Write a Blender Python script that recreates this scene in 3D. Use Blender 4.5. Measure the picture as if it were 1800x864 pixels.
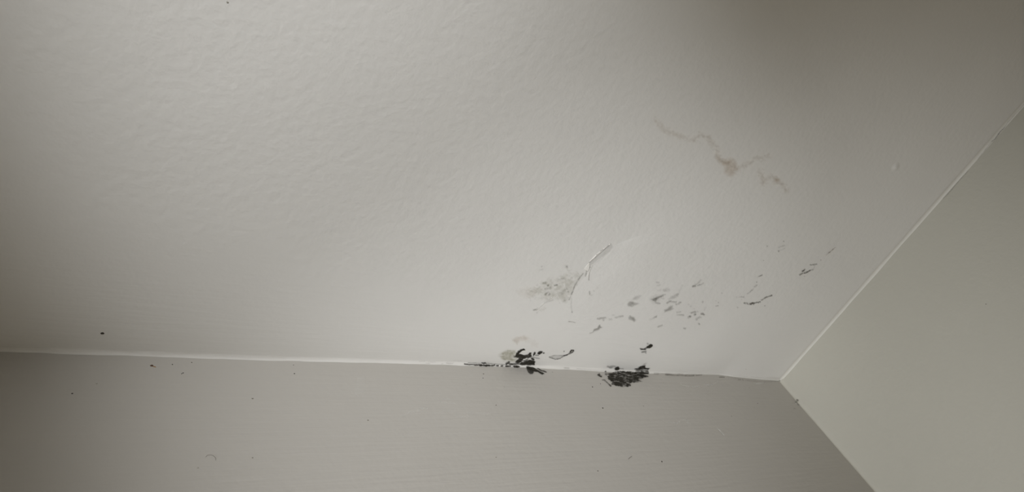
import bpy, bmesh, math, random
import numpy as np
from mathutils import Vector, Matrix
from mathutils.bvhtree import BVHTree

for o in list(bpy.data.objects):
    bpy.data.objects.remove(o, do_unlink=True)
scene = bpy.context.scene
COL = scene.collection
random.seed(4)

# ------------------------------------------------------------------ camera
# corner of the room: x = 0 (right wall), y = 0 (back wall), z = H (ceiling)
H = 2.4
F = 1200.0                                   # focal length for an 1800 wide frame
ROT = np.array([[0.8192539955537078, 0.13210321852815943, 0.5580068372554107],
                [-0.43298695279749627, 0.7805058564165345, 0.4509245023356244],
                [-0.3759590263265716, -0.6110313803349163, 0.6966315114675641]])
CAM = np.array([-1.24314167, -0.59740022, 1.8103291])
cam_data = bpy.data.cameras.new('camera')
cam_data.sensor_width = 36.0
cam_data.sensor_fit = 'HORIZONTAL'
cam_data.lens = 36.0 * F / 1800.0
cam_data.clip_start = 0.01
cam = bpy.data.objects.new('camera', cam_data)
COL.objects.link(cam)
M = Matrix.Identity(4)
for i in range(3):
    M[i][0] = ROT[i, 0]; M[i][1] = -ROT[i, 1]; M[i][2] = -ROT[i, 2]; M[i][3] = CAM[i]
cam.matrix_world = M
scene.camera = cam

# ------------------------------------------------------------------ world, light, exposure
vs = scene.view_settings
vs.view_transform = 'Standard'; vs.look = 'None'; vs.gamma = 1.0; vs.use_curve_mapping = False
vs.exposure = 0.0
world = bpy.data.worlds.new('world'); scene.world = world
world.use_nodes = True
bg = world.node_tree.nodes['Background']
bg.inputs['Color'].default_value = (0.80, 0.86, 0.95, 1)
bg.inputs['Strength'].default_value = 0.15

ROOM_X, ROOM_Y = -2.6, -2.4                  # left wall, front wall (behind the camera)
# two made-up spotlights out of view, added to shape the corner's brightness: head position, aim, half cone, power
ADDED_SPOTS = [((-1.86, -1.204, 1.834), (-0.498, 0.156, 2.535), 0.325, 55.0, 'added unseen white spotlight on a tall pole behind the camera'),
         ((-2.08, -0.200, 1.332), (-0.180, 0.054, 2.131), 0.437, 72.0, 'added unseen white spotlight on a short pole beside the back wall')]
FILL_POWER = 16.0

win_l = bpy.data.lights.new('added_fill', 'AREA')
win_l.shape = 'RECTANGLE'; win_l.size = 0.85; win_l.size_y = 0.5
win_l.energy = FILL_POWER; win_l.color = (1.0, 0.965, 0.90)
wo = bpy.data.objects.new('added_fill', win_l); COL.objects.link(wo)
wo.location = (-1.0, ROOM_Y + 0.24, 1.45)
wo.rotation_euler = (math.radians(25), 0, 0)                 # added fill inside the window, aimed down for bounce off the floor

# ------------------------------------------------------------------ small helpers
def smooth01(t):
    t = np.clip(t, 0, 1); return t * t * (3 - 2 * t)

def _hash(ix, iy, seed):
    n = (ix.astype(np.int64) * 374761393 + iy.astype(np.int64) * 668265263 + seed * 974634777) & 0x7fffffff
    n = ((n ^ (n >> 13)) * 1274126177) & 0x7fffffff
    return ((n ^ (n >> 16)) & 0xffff) / 65535.0

def vnoise(x, y, seed=0):
    x = np.asarray(x, float); y = np.asarray(y, float)
    ix = np.floor(x); iy = np.floor(y); fx = smooth01(x - ix); fy = smooth01(y - iy)
    a = _hash(ix, iy, seed); b = _hash(ix + 1, iy, seed); c = _hash(ix, iy + 1, seed); d = _hash(ix + 1, iy + 1, seed)
    return (a * (1 - fx) + b * fx) * (1 - fy) + (c * (1 - fx) + d * fx) * fy

def fbm(x, y, seed=0, o=3):
    s = 0; amp = 0.5; t = 0
    for k in range(o):
        s = s + amp * vnoise(x * 2 ** k, y * 2 ** k, seed + k * 17); t += amp; amp *= 0.55
    return s / t

def mesh_obj(name, verts, faces, mat=None, parent=None, smooth=True):
    me = bpy.data.meshes.new(name)
    me.from_pydata([tuple(v) for v in verts], [], faces)
    me.update()
    if smooth:
        me.polygons.foreach_set('use_smooth', [True] * len(me.polygons))
    if mat: me.materials.append(mat)
    o = bpy.data.objects.new(name, me); COL.objects.link(o)
    if parent: o.parent = parent
    return o

def tag(o, label, cat, group=None):
    o['label'] = label; o['category'] = cat
    if group: o['group'] = group
    return o

def struct(o):
    o['kind'] = 'structure'; return o

def box_mesh(b, x0, x1, y0, y1, z0, z1):
    v = [b.verts.new(p) for p in ((x0, y0, z0), (x1, y0, z0), (x1, y1, z0), (x0, y1, z0), (x0, y0, z1), (x1, y0, z1), (x1, y1, z1), (x0, y1, z1))]
    for f in ((0, 3, 2, 1), (4, 5, 6, 7), (0, 1, 5, 4), (1, 2, 6, 5), (2, 3, 7, 6), (3, 0, 4, 7)):
        b.faces.new([v[i] for i in f])

def bm_obj(name, b, mat, parent=None, smooth=False):
    me = bpy.data.meshes.new(name); b.normal_update(); b.to_mesh(me); b.free()
    me.materials.append(mat)
    if smooth: me.polygons.foreach_set('use_smooth', [True] * len(me.polygons))
    o = bpy.data.objects.new(name, me); COL.objects.link(o)
    if parent: o.parent = parent
    return o

# ------------------------------------------------------------------ materials
def new_mat(name):
    m = bpy.data.materials.new(name); m.use_nodes = True
    nt = m.node_tree
    return m, nt, nt.nodes['Principled BSDF']

def paint(name, color, rough, stipple, stip_amt, streak_amt, streak_scale, near_edge=None, tint=0.03):
    """painted plaster: roller stipple and / or brush streaks as fine relief, plus faint uneven tone"""
    m, nt, p = new_mat(name)
    N = nt.nodes.new; L = nt.links.new
    geo = N('ShaderNodeNewGeometry')
    p.inputs['Roughness'].default_value = rough
    p.inputs['Specular IOR Level'].default_value = 0.25
    # colour
    n0 = N('ShaderNodeTexNoise'); n0.inputs['Scale'].default_value = 5; n0.inputs['Detail'].default_value = 4
    L(geo.outputs['Position'], n0.inputs['Vector'])
    mix = N('ShaderNodeMix'); mix.data_type = 'RGBA'
    mix.inputs['A'].default_value = (*[c * (1 - tint) for c in color], 1)
    mix.inputs['B'].default_value = (*[min(1, c * (1 + tint)) for c in color], 1)
    L(n0.outputs['Fac'], mix.inputs['Factor']); L(mix.outputs['Result'], p.inputs['Base Color'])
    # roller stipple
    n1 = N('ShaderNodeTexNoise'); n1.inputs['Scale'].default_value = stipple; n1.inputs['Detail'].default_value = 2.5
    L(geo.outputs['Position'], n1.inputs['Vector'])
    # brush streaks along x
    mp = N('ShaderNodeMapping'); mp.inputs['Scale'].default_value = streak_scale
    L(geo.outputs['Position'], mp.inputs['Vector'])
    n2 = N('ShaderNodeTexNoise'); n2.inputs['Scale'].default_value = 1.0; n2.inputs['Detail'].default_value = 3
    L(mp.outputs['Vector'], n2.inputs['Vector'])
    def mul(a, v):
        q = N('ShaderNodeMath'); q.operation = 'MULTIPLY'; L(a, q.inputs[0])
        if isinstance(v, float): q.inputs[1].default_value = v
        else: L(v, q.inputs[1])
        return q.outputs[0]
    s1 = mul(n1.outputs['Fac'], stip_amt); s2 = mul(n2.outputs['Fac'], streak_amt)
    if near_edge:                                 # brushed cutting-in band beside the back wall, roller beyond
        sep = N('ShaderNodeSeparateXYZ'); L(geo.outputs['Position'], sep.inputs[0])
        mr = N('ShaderNodeMapRange'); mr.inputs['From Min'].default_value = near_edge[0]; mr.inputs['From Max'].default_value = near_edge[1]
        L(sep.outputs['Y'], mr.inputs['Value'])
        s2 = mul(s2, mr.outputs['Result'])
        inv = N('ShaderNodeMath'); inv.operation = 'MULTIPLY_ADD'; L(mr.outputs['Result'], inv.inputs[0])
        inv.inputs[1].default_value = -0.75; inv.inputs[2].default_value = 1.0
        s1 = mul(s1, inv.outputs[0])
    add = N('ShaderNodeMath'); add.operation = 'ADD'; L(s1, add.inputs[0]); L(s2, add.inputs[1])
    bp = N('ShaderNodeBump'); bp.inputs['Strength'].default_value = 1.0; bp.inputs['Distance'].default_value = 0.001
    L(add.outputs[0], bp.inputs['Height']); L(bp.outputs['Normal'], p.inputs['Normal'])
    return m

CEIL_COL = (0.825, 0.817, 0.790)
WALL_COL = (0.515, 0.494, 0.458)
MAT_CEIL = paint('ceiling_paint', CEIL_COL, 0.6, 105.0, 0.5, 0.27, (14, 190, 190), near_edge=(-0.22, -0.05))
MAT_BACK = paint('wall_paint_brushed', WALL_COL, 0.55, 95.0, 0.30, 0.42, (9, 12, 170))
MAT_RIGHT = paint('wall_paint_rolled', (0.515, 0.502, 0.442), 0.6, 120.0, 0.6, 0.0, (1, 1, 1))
MAT_BEAD2 = paint('aged_caulk_paint', (0.69, 0.675, 0.625), 0.5, 160.0, 0.3, 0.0, (1, 1, 1))
MAT_BEAD = paint('caulk_paint', (0.735, 0.722, 0.69), 0.5, 160.0, 0.3, 0.5, (30, 260, 260))
MAT_FILM = paint('paint_film', (0.83, 0.81, 0.77), 0.5, 120.0, 0.2, 0.0, (1, 1, 1))

def mark_mat(name, color, rough=0.85):
    """a stain lying on the paint: the 'coverage' of the growth decides how much of the paint it covers"""
    m, nt, p = new_mat(name)
    N = nt.nodes.new; L = nt.links.new
    at = N('ShaderNodeAttribute'); at.attribute_name = 'coverage'
    geo = N('ShaderNodeNewGeometry')
    n = N('ShaderNodeTexNoise'); n.inputs['Scale'].default_value = 500; n.inputs['Detail'].default_value = 2
    L(geo.outputs['Position'], n.inputs['Vector'])
    mix = N('ShaderNodeMix'); mix.data_type = 'RGBA'
    mix.inputs['A'].default_value = (*[c * 0.6 for c in color], 1); mix.inputs['B'].default_value = (*[c * 1.4 for c in color], 1)
    L(n.outputs['Fac'], mix.inputs['Factor']); L(mix.outputs['Result'], p.inputs['Base Color'])
    p.inputs['Roughness'].default_value = rough
    p.inputs['Specular IOR Level'].default_value = 0.15
    L(at.outputs['Fac'], p.inputs['Alpha'])
    return m
MAT_MOULD = mark_mat('black_mould', (0.036, 0.033, 0.026))
MAT_SMUDGE = mark_mat('grey_mould', (0.095, 0.085, 0.058))
MAT_OLIVE = mark_mat('olive_mildew', (0.36, 0.34, 0.215))
MAT_TAN = mark_mat('tan_water_stain', (0.50, 0.33, 0.17))
MAT_CURL_SHADE = mark_mat('curl_shade', (0.42, 0.415, 0.40))  # grey for the painted shade of the curled paint edge
MAT_RUST = mark_mat('rusty_brown', (0.16, 0.075, 0.03))
MAT_PALE = mark_mat('pale_scuff', (0.88, 0.87, 0.84))
MAT_CRACK = mark_mat('crack_dirt', (0.10, 0.085, 0.065))

def plain(name, color, rough=0.6, metal=0.0, emit=0.0, noise=30.0):
    m, nt, p = new_mat(name)
    N = nt.nodes.new; L = nt.links.new
    n = N('ShaderNodeTexNoise'); n.inputs['Scale'].default_value = noise
    tc = N('ShaderNodeTexCoord'); L(tc.outputs['Object'], n.inputs['Vector'])
    mix = N('ShaderNodeMix'); mix.data_type = 'RGBA'
    mix.inputs['A'].default_value = (*[c * 0.85 for c in color], 1); mix.inputs['B'].default_value = (*[min(1, c * 1.15) for c in color], 1)
    L(n.outputs['Fac'], mix.inputs['Factor']); L(mix.outputs['Result'], p.inputs['Base Color'])
    p.inputs['Roughness'].default_value = rough; p.inputs['Metallic'].default_value = metal
    if emit:
        p.inputs['Emission Color'].default_value = (1, 0.95, 0.88, 1); p.inputs['Emission Strength'].default_value = emit
    return m
MAT_FLY = plain('dark_speck', (0.035, 0.028, 0.02), 0.6, noise=900)
MAT_FLY_GREY = plain('grey_speck', (0.20, 0.18, 0.15), 0.7, noise=900)
MAT_HAIR = plain('grey_hair', (0.30, 0.28, 0.25), 0.6, noise=300)
MAT_FLY_PALE = plain('pale_speck', (0.36, 0.34, 0.30), 0.7, noise=900)
MAT_FLOOR = plain('wood_floor', (0.36, 0.305, 0.24), 0.5, noise=8)
MAT_TRIM = plain('white_gloss', (0.78, 0.77, 0.74), 0.35)
MAT_LAMP = plain('white_enamel', (0.75, 0.74, 0.72), 0.35)
MAT_STEEL = plain('brushed_steel', (0.55, 0.55, 0.55), 0.3, 1.0)
MAT_BULB = plain('bulb_glass', (0.9, 0.88, 0.84), 0.3, emit=6.0)
mg, ntg, pg = new_mat('window_glass')
pg.inputs['Base Color'].default_value = (1, 1, 1, 1); pg.inputs['Roughness'].default_value = 0.0
pg.inputs['Transmission Weight'].default_value = 1.0; pg.inputs['IOR'].default_value = 1.01
MAT_GLASS = mg

# ------------------------------------------------------------------ room shell
def ray_dir(px, py):
    return ROT @ np.array([px - 900.0, py - 432.0, F])

# the joint between ceiling and back wall wanders by a few millimetres
JOINT = [(-200, 609), (0, 616), (200, 622), (440, 631), (600, 634.5), (740, 638.5), (850, 642), (950, 646), (1060, 652),
         (1150, 656.5), (1215, 658.5), (1262, 659.5), (1290, 663.5), (1330, 667.5), (1372, 669.5)]
jx, jz = [], []
for (px, py) in JOINT:
    r = ray_dir(px, py - 2.5); t = (0 - CAM[1]) / r[1]; q = CAM + t * r
    jx.append(q[0]); jz.append(q[2] - H)
jx = np.array([ROOM_X] + jx + [0.05]); jz = np.array([jz[0]] + jz + [0.0])
jz[-2] = 0.0

def joint_dz(x):
    return np.interp(x, jx, jz)

def ceil_z(x, y):
    x = np.asarray(x, float); y = np.asarray(y, float)
    fade = smooth01(np.minimum(-x, -y) / 0.12)
    lump = (fbm(x * 3.2 + 7, y * 3.2 + 3, 5, 2) - 0.5) * 0.006 + (fbm(x * 9, y * 9, 9, 2) - 0.5) * 0.0012
    return H + joint_dz(x) * np.exp(-(-y) / 0.035) + lump * fade

def spaced(lo, fine_lo, fine_hi, step, coarse):
    a = list(np.arange(lo, fine_lo, coarse)); b = list(np.arange(fine_lo, fine_hi - 1e-6, step)); return np.array(a + b + [fine_hi])

def grid_faces(nx, ny, flip=False):
    f = []
    for i in range(nx - 1):
        for j in range(ny - 1):
            q = (i * ny + j, (i + 1) * ny + j, (i + 1) * ny + j + 1, i * ny + j + 1)
            f.append(q[::-1] if flip else q)
    return f

XS = spaced(ROOM_X, -1.5, 0.0, 0.012, 0.12)
YS = spaced(ROOM_Y, -0.85, 0.0, 0.012, 0.12)
ZS = spaced(0.0, 2.0, H, 0.02, 0.2)
gx, gy = np.meshgrid(XS, YS, indexing='ij')
cz = ceil_z(gx, gy)
cv = np.stack([gx.ravel(), gy.ravel(), cz.ravel()], 1)
ceiling = struct(mesh_obj('ceiling', cv, grid_faces(len(XS), len(YS), True), MAT_CEIL))
# back wall (y = 0), top row follows the joint
bv = []
for x in XS:
    top = float(ceil_z(x, 0.0))
    for z in ZS:
        w = (fbm(np.array(x * 4.0), np.array(z * 4.0), 31, 2) - 0.5) * 0.004 * float(smooth01(min(-x, H - z) / 0.1))
        bv.append((x, w, z if z < H - 0.05 else (top if z >= H - 1e-6 else z + (top - H) * (z - H + 0.05) / 0.05)))
wall_back = struct(mesh_obj('wall_back', bv, grid_faces(len(XS), len(ZS), False), MAT_BACK))
rv = []
for y in YS:
    top = float(ceil_z(0.0, y))
    for z in ZS:
        w = (fbm(np.array(y * 4.0), np.array(z * 4.0), 47, 2) - 0.5) * 0.004 * float(smooth01(min(-y, H - z) / 0.1))
        rv.append((w, y, top if z >= H - 1e-6 else z))
wall_right = struct(mesh_obj('wall_right', rv, grid_faces(len(YS), len(ZS), True), MAT_RIGHT))
# floor, left wall, front wall with window opening (all behind or below the camera)
b = bmesh.new(); box_mesh(b, ROOM_X - 0.1, 0.1, ROOM_Y - 0.1, 0.1, -0.08, 0.0); struct(bm_obj('floor', b, MAT_FLOOR))
b = bmesh.new(); box_mesh(b, ROOM_X - 0.1, ROOM_X, ROOM_Y - 0.1, 0.1, 0.0, H + 0.1); struct(bm_obj('wall_left', b, MAT_RIGHT))
WX0, WX1, WZ0, WZ1 = -1.5, -0.5, 0.8, 1.9
b = bmesh.new()
for (x0, x1, z0, z1) in ((ROOM_X, WX0, 0, H + 0.1), (WX1, 0.1, 0, H + 0.1), (WX0, WX1, 0, WZ0), (WX0, WX1, WZ1, H + 0.1)):
    box_mesh(b, x0, x1, ROOM_Y - 0.12, ROOM_Y, z0, z1)
struct(bm_obj('wall_front', b, MAT_RIGHT))
b = bmesh.new()
for (x0, x1, z0, z1) in ((WX0, WX0 + 0.05, WZ0, WZ1), (WX1 - 0.05, WX1, WZ0, WZ1), (WX0 + 0.05, WX1 - 0.05, WZ0, WZ0 + 0.05),
                         (WX0 + 0.05, WX1 - 0.05, WZ1 - 0.05, WZ1), (-1.015, -0.985, WZ0 + 0.05, WZ1 - 0.05)):
    box_mesh(b, x0, x1, ROOM_Y - 0.10, ROOM_Y - 0.05, z0, z1)
win = struct(bm_obj('window_1', b, MAT_TRIM))  # unseen window, added for ambient light
for (x0, x1) in ((WX0 + 0.05, -1.015), (-0.985, WX1 - 0.05)):
    b = bmesh.new(); box_mesh(b, x0, x1, ROOM_Y - 0.078, ROOM_Y - 0.072, WZ0 + 0.05, WZ1 - 0.05)
    bm_obj('pane', b, MAT_GLASS, win)
b = bmesh.new(); box_mesh(b, WX0 - 0.04, WX1 + 0.04, ROOM_Y - 0.05, ROOM_Y + 0.05, WZ0 - 0.03, WZ0); bm_obj('window_sill', b, MAT_TRIM, win)

# caulk beads in the three inner joints: hollow fillets of uneven width
def bead(name, n, frame, wa, wb, seed, amp=0.3, mat=None, prof=7):
    """frame(t) -> origin, direction on face A, direction on face B"""
    vs_, fs = [], []
    for i in range(n):
        t = i / (n - 1); o, a, c = frame(t)
        k1 = 1 + amp * 2 * (float(fbm(np.array(t * n * 0.06), np.array(0.5), seed, 3)) - 0.5)
        k2 = 1 + amp * 2 * (float(fbm(np.array(t * n * 0.06), np.array(9.5), seed + 3, 3)) - 0.5)
        A, B = wa(t) * k1, wb(t) * k2
        for j in range(prof):
            u = j / (prof - 1)
            # concave quarter curve from face A to face B
            th = u * math.pi / 2
            pa = A * (1 - math.sin(th)); pb = B * (1 - math.cos(th))
            rid = (0.0004 if mat is None else 0.0001) * (float(fbm(np.array(t * n * 0.25), np.array(u * 5.0), seed + 11, 2)) - 0.3)
            p = np.array(o) + np.array(a) * (pa + rid) + np.array(c) * (pb + rid)
            vs_.append(p)
    return struct(mesh_obj(name, vs_, grid_faces(n, prof), mat or MAT_BEAD))

def fr_back(t):
    x = -1.9 + 1.897 * t
    return (x, 0.0, float(ceil_z(x, 0.0)) - 0.0002), (0, -1, 0), (0, 0, -1)
def wall_drop(t):
    x = -1.9 + 1.897 * t
    return float(np.interp(x, [-1.9, -1.0, -0.40, -0.33, -0.2, 0], [0.0030, 0.0036, 0.0040, 0.0018, 0.0012, 0.0015]))
def ceil_w(t):
    x = -1.9 + 1.897 * t
    return float(np.interp(x, [-1.9, -1.3, -1.0, -0.6, -0.35, -0.15, 0], [0.006, 0.007, 0.008, 0.008, 0.006, 0.005, 0.007]))
bead('trim_1', 640, fr_back, ceil_w, wall_drop, 3, 0.35)
def fr_right(t):
    y = -1.3 + 1.298 * t
    return (0.0, y, float(ceil_z(0.0, y)) - 0.0002), (-1, 0, 0), (0, 0, -1)
bead('trim_2', 360, fr_right, lambda t: 0.0060, lambda t: 0.0042, 5, 0.2, MAT_BEAD2)
def fr_vert(t):
    return (0.0, 0.0, 1.4 + (H - 1.4 - 0.003) * t), (0, -1, 0), (-1, 0, 0)
bead('trim_3', 360, fr_vert, lambda t: 0.010, lambda t: 0.004, 7, 0.3, MAT_RIGHT)

# ------------------------------------------------------------------ made-up floor spotlights, added to light the corner
def make_added_spot(spot_pos, spot_aim, half, power, label):
    root = bpy.data.objects.new('added_spotlight', None); COL.objects.link(root)
    tag(root, label, 'lamp')
    pos = Vector(spot_pos); d = (Vector(spot_aim) - pos).normalized()
    back = pos - d * 0.12
    foot = Vector((back.x, back.y, 0.0))
    root.location = foot
    def tube(name, pts_r, mat, axis_o, axis_d, n=28):
        z = axis_d.normalized(); x = z.orthogonal().normalized(); y = z.cross(x)
        vv, ff = [], []
        for (s, r) in pts_r:
            for k in range(n):
                a = 2 * math.pi * k / n
                vv.append(axis_o + z * s + (x * math.cos(a) + y * math.sin(a)) * r - foot)
        for i in range(len(pts_r) - 1):
            for k in range(n):
                ff.append((i * n + k, i * n + (k + 1) % n, (i + 1) * n + (k + 1) % n, (i + 1) * n + k))
        return mesh_obj(name, vv, ff, mat, root)
    up = Vector((0, 0, 1))
    tube('lamp_head', [(-0.01, 0.0), (-0.01, 0.02), (0.0, 0.034), (0.06, 0.05), (0.115, 0.055), (0.115, 0.052), (0.06, 0.047), (0.005, 0.03), (0.005, 0.0)], MAT_LAMP, back, d)
    tube('bulb', [(0.01, 0.0), (0.012, 0.014), (0.04, 0.02), (0.07, 0.032), (0.085, 0.028), (0.092, 0.0)], MAT_BULB, back, d)
    tube('base', [(0.0, 0.0), (0.0, 0.13), (0.012, 0.13), (0.02, 0.12), (0.024, 0.02), (0.024, 0.0)], MAT_LAMP, foot, up, 40)
    tube('pole', [(0.02, 0.0), (0.02, 0.011), (back.z - 0.02, 0.011), (back.z - 0.005, 0.016), (back.z + 0.01, 0.016), (back.z + 0.014, 0.0)], MAT_STEEL, foot, up)
    l = bpy.data.lights.new('added_beam', 'SPOT')
    l.energy = power; l.color = (0.975, 0.985, 1.0)
    l.spot_size = 2 * half; l.spot_blend = 1.0; l.shadow_soft_size = 0.035
    lo = bpy.data.objects.new('added_beam', l); COL.objects.link(lo)
    lo.location = pos + d * 0.04
    lo.rotation_mode = 'QUATERNION'; lo.rotation_quaternion = d.to_track_quat('-Z', 'Y')
for L_ in ADDED_SPOTS: make_added_spot(*L_)

# ------------------------------------------------------------------ survey of the damage: points sighted from the camera, laid on the surfaces
def collect(names):
    V, P = [], []
    for nme in names:
        me = bpy.data.objects[nme].data; k = len(V)
        V += [v.co.copy() for v in me.vertices]; P += [[i + k for i in p.vertices] for p in me.polygons]
    return BVHTree.FromPolygons(V, P)
BVH = collect(['ceiling', 'wall_back', 'wall_right', 'trim_1', 'trim_2', 'trim_3'])
CAMV = Vector(CAM)

def on_surface(px, py, h=0.0):
    d = Vector(ray_dir(px, py)).normalized()
    hit, nrm, _, _ = BVH.ray_cast(CAMV, d, 10.0)
    if nrm.dot(d) > 0: nrm = -nrm
    return hit + nrm * h

def Z(ox, oy, sc):
    """reading of an enlarged detail: detail coordinates -> picture coordinates"""
    def conv(item):
        kind = item[0]
        if kind == 'p':   # polygon: pts, strength, softness
            return ('p', [(ox + x / sc, oy + y / sc) for x, y in item[1]], item[2], (item[3] if len(item) > 3 else 0.9))
        if kind == 's':   # stroke: pts, radius, strength
            return ('s', [(ox + x / sc, oy + y / sc) for x, y in item[1]], item[2] / sc, item[3], (item[4] if len(item) > 4 else 0.8))
    return lambda items: [conv(i) for i in items]

def seg_dist(X, Y, a, b):
    dx, dy = b[0] - a[0], b[1] - a[1]; l2 = dx * dx + dy * dy + 1e-9
    t = np.clip(((X - a[0]) * dx + (Y - a[1]) * dy) / l2, 0, 1)
    return np.hypot(X - a[0] - t * dx, Y - a[1] - t * dy)

def poly_sd(X, Y, pts):
    d = np.full(X.shape, 1e9); ins = np.zeros(X.shape, bool); n = len(pts)
    for i in range(n):
        a, b_ = pts[i], pts[(i + 1) % n]
        d = np.minimum(d, seg_dist(X, Y, a, b_))
        c = ((a[1] > Y) != (b_[1] > Y))
        xi = (b_[0] - a[0]) * (Y - a[1]) / ((b_[1] - a[1]) or 1e-9) + a[0]
        ins ^= c & (X < xi)
    return np.where(ins, -d, d)

MARK_SEED = [100]
STRENGTH = {'grey_mould': 0.50, 'olive_mildew': 0.42, 'tan_water_stain': 0.44, 'pale_scuff': 0.95, 'crack_dirt': 0.68}
SOFT = {'grey_mould': 2.0, 'olive_mildew': 1.3, 'tan_water_stain': 1.4, 'crack_dirt': 1.15}
def mark(name, items, mat, step=0.7, grain=0.25, streak=None, wobble=0.6, parent=None, h=0.00025, relief=0.0002, cut=0.02, feather=0.0):
    """a thin growth on the surface; items are polygons and strokes, grain = patchiness, streak = (angle, along, across, amount)"""
    MARK_SEED[0] += 7; sd = MARK_SEED[0]
    allp = [p for it in items for p in it[1]]
    pad = max([(it[2] if it[0] == 's' else 0) + SOFT.get(mat.name, 1.0) * (it[4] if it[0] == 's' else it[3]) for it in items]) + wobble + 1.5
    x0 = min(p[0] for p in allp) - pad; x1 = max(p[0] for p in allp) + pad
    y0 = min(p[1] for p in allp) - pad; y1 = max(p[1] for p in allp) + pad
    nx = int((x1 - x0) / step) + 2; ny = int((y1 - y0) / step) + 2
    X, Y = np.meshgrid(x0 + step * np.arange(nx), y0 + step * np.arange(ny), indexing='ij')
    Xw = X + wobble * 2 * (fbm(X / 3.5, Y / 3.5, sd, 2) - 0.5); Yw = Y + wobble * 2 * (fbm(X / 3.5 + 40, Y / 3.5, sd + 1, 2) - 0.5)
    rough = min(0.5, wobble)
    Xw = Xw + rough * 2 * (vnoise(X / 1.3, Y / 1.3, sd + 2) - 0.5); Yw = Yw + rough * 2 * (vnoise(X / 1.3 + 9, Y / 1.3, sd + 3) - 0.5)
    if feather: Xw = Xw + feather * 2 * (fbm(X / 14.0, (Y - 0.12 * X) / 1.4, sd + 4, 2) - 0.5)
    thick = np.clip(0.35 + 1.3 * fbm(X / 3.0, Y / 3.0, sd + 6, 2), 0.3, 1.5)
    D = np.zeros(X.shape); ks = SOFT.get(mat.name, 1.0); dil = 0.45 if mat.name == 'black_mould' else 0.0
    for it in items:
        if it[0] == 'p':
            s = poly_sd(Xw, Yw, it[1]); soft = it[3] * ks; v = it[2] * smooth01(0.5 - (s - dil) / (2 * soft))
        else:
            pts = it[1]; s = np.full(X.shape, 1e9)
            if len(pts) == 1: s = np.hypot(Xw - pts[0][0], Yw - pts[0][1])
            for a, b_ in zip(pts[:-1], pts[1:]): s = np.minimum(s, seg_dist(Xw, Yw, a, b_))
            soft = it[4] * ks; v = it[3] * smooth01(0.5 - (s - it[2] * thick - dil) / (2 * soft))
        D = np.maximum(D, v)
    g = fbm(X / 4.0, Y / 4.0, sd + 5, 3)
    D = D * np.clip(1 + grain * 3.0 * (g - 0.5) - 0.1 * grain, 0, 1.3)
    if streak:
        ang, al, ac, amt = streak; ca, sa = math.cos(ang), math.sin(ang)
        U = (X * ca + Y * sa) / al; W = (-X * sa + Y * ca) / ac
        sn = fbm(U, W, sd + 9, 3)
        D = D * np.clip(1.0 - amt * smooth01((sn - 0.54) / 0.16), 0, 1)
    D = np.clip(D * STRENGTH.get(mat.name, 1.0), 0, 1)
    keep = D > cut
    idx = -np.ones(X.shape, int); verts, dens, faces = [], [], []
    fm = keep[:-1, :-1] | keep[1:, :-1] | keep[:-1, 1:] | keep[1:, 1:]
    need = np.zeros(X.shape, bool)
    need[:-1, :-1] |= fm; need[1:, :-1] |= fm; need[:-1, 1:] |= fm; need[1:, 1:] |= fm
    for i, j in np.argwhere(need):
        dv = float(D[i, j])
        if not keep[i, j]: dv = 0.0
        idx[i, j] = len(verts); verts.append(on_surface(X[i, j], Y[i, j], h + relief * dv)); dens.append(dv)
    for i, j in np.argwhere(fm):
        faces.append((idx[i, j], idx[i, j + 1], idx[i + 1, j + 1], idx[i + 1, j]))
    o = mesh_obj(name, verts, faces, mat, parent)
    at = o.data.attributes.new('coverage', 'FLOAT', 'POINT'); at.data.foreach_set('value', dens)
    # origin at the mark
    c = sum((Vector(v) for v in verts), Vector()) / len(verts)
    for v in o.data.vertices: v.co -= c
    if parent is None: o.location = c
    else: o.location = c - parent.location
    return o

def root_at(name, px, py):
    o = bpy.data.objects.new(name, None); COL.objects.link(o); o.empty_display_size = 0.01
    o.location = on_surface(px, py); return o

# ------------------------------------------------------------------ peeling paint
pe = root_at('peeling_paint', 1035, 472); tag(pe, 'cracked peeling paint with curled white edge and blistered sheet on the ceiling', 'peeling paint')
def local(v, p=pe): return Vector(v) - p.location
def resample(pts, n):
    P = np.array(pts, float); d = np.r_[0, np.cumsum(np.hypot(*np.diff(P, axis=0).T))]; t = np.linspace(0, d[-1], n)
    return np.stack([np.interp(t, d, P[:, 0]), np.interp(t, d, P[:, 1])], 1)
Lc = resample([(1082, 428), (1077, 434), (1071.5, 441), (1063, 448), (1049, 457), (1040, 465), (1033, 476), (1024, 485), (1012, 500), (1006.5, 513), (1003, 528), (1004, 548)], 40)
Rc = resample([(1140, 405), (1195, 418), (1225, 450), (1190, 492), (1130, 520), (1085, 540), (1050, 556), (1008, 562)], 40)
vv, NU = [], 26
for i in range(40):
    v = i / 39
    hv = 0.0011 * (0.35 + 0.65 * math.sin(math.pi * min(1, v * 1.15 + 0.12)) ** 0.8) * min(1, (1 - v) * 4 + 0.05) * min(1, v * 8 + 0.15)
    for j in range(NU):
        u = j / (NU - 1)
        prof = (0.03 + 0.97 * float(smooth01(u / 0.35))) if u < 0.35 else 1 - float(smooth01((u - 0.35) / 0.65))
        p = Lc[i] * (1 - u) + Rc[i] * u
        h = hv * prof - (0.0004 if u > 0.99 else 0.0)
        if i in (0, 39) or j == 0: h = -0.0003
        vv.append(local(on_surface(p[0], p[1], h)))
ff = [f[::-1] for f in grid_faces(40, NU)]
SHEET = mesh_obj('blistered_sheet', vv, ff, MAT_CEIL, pe)

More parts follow.
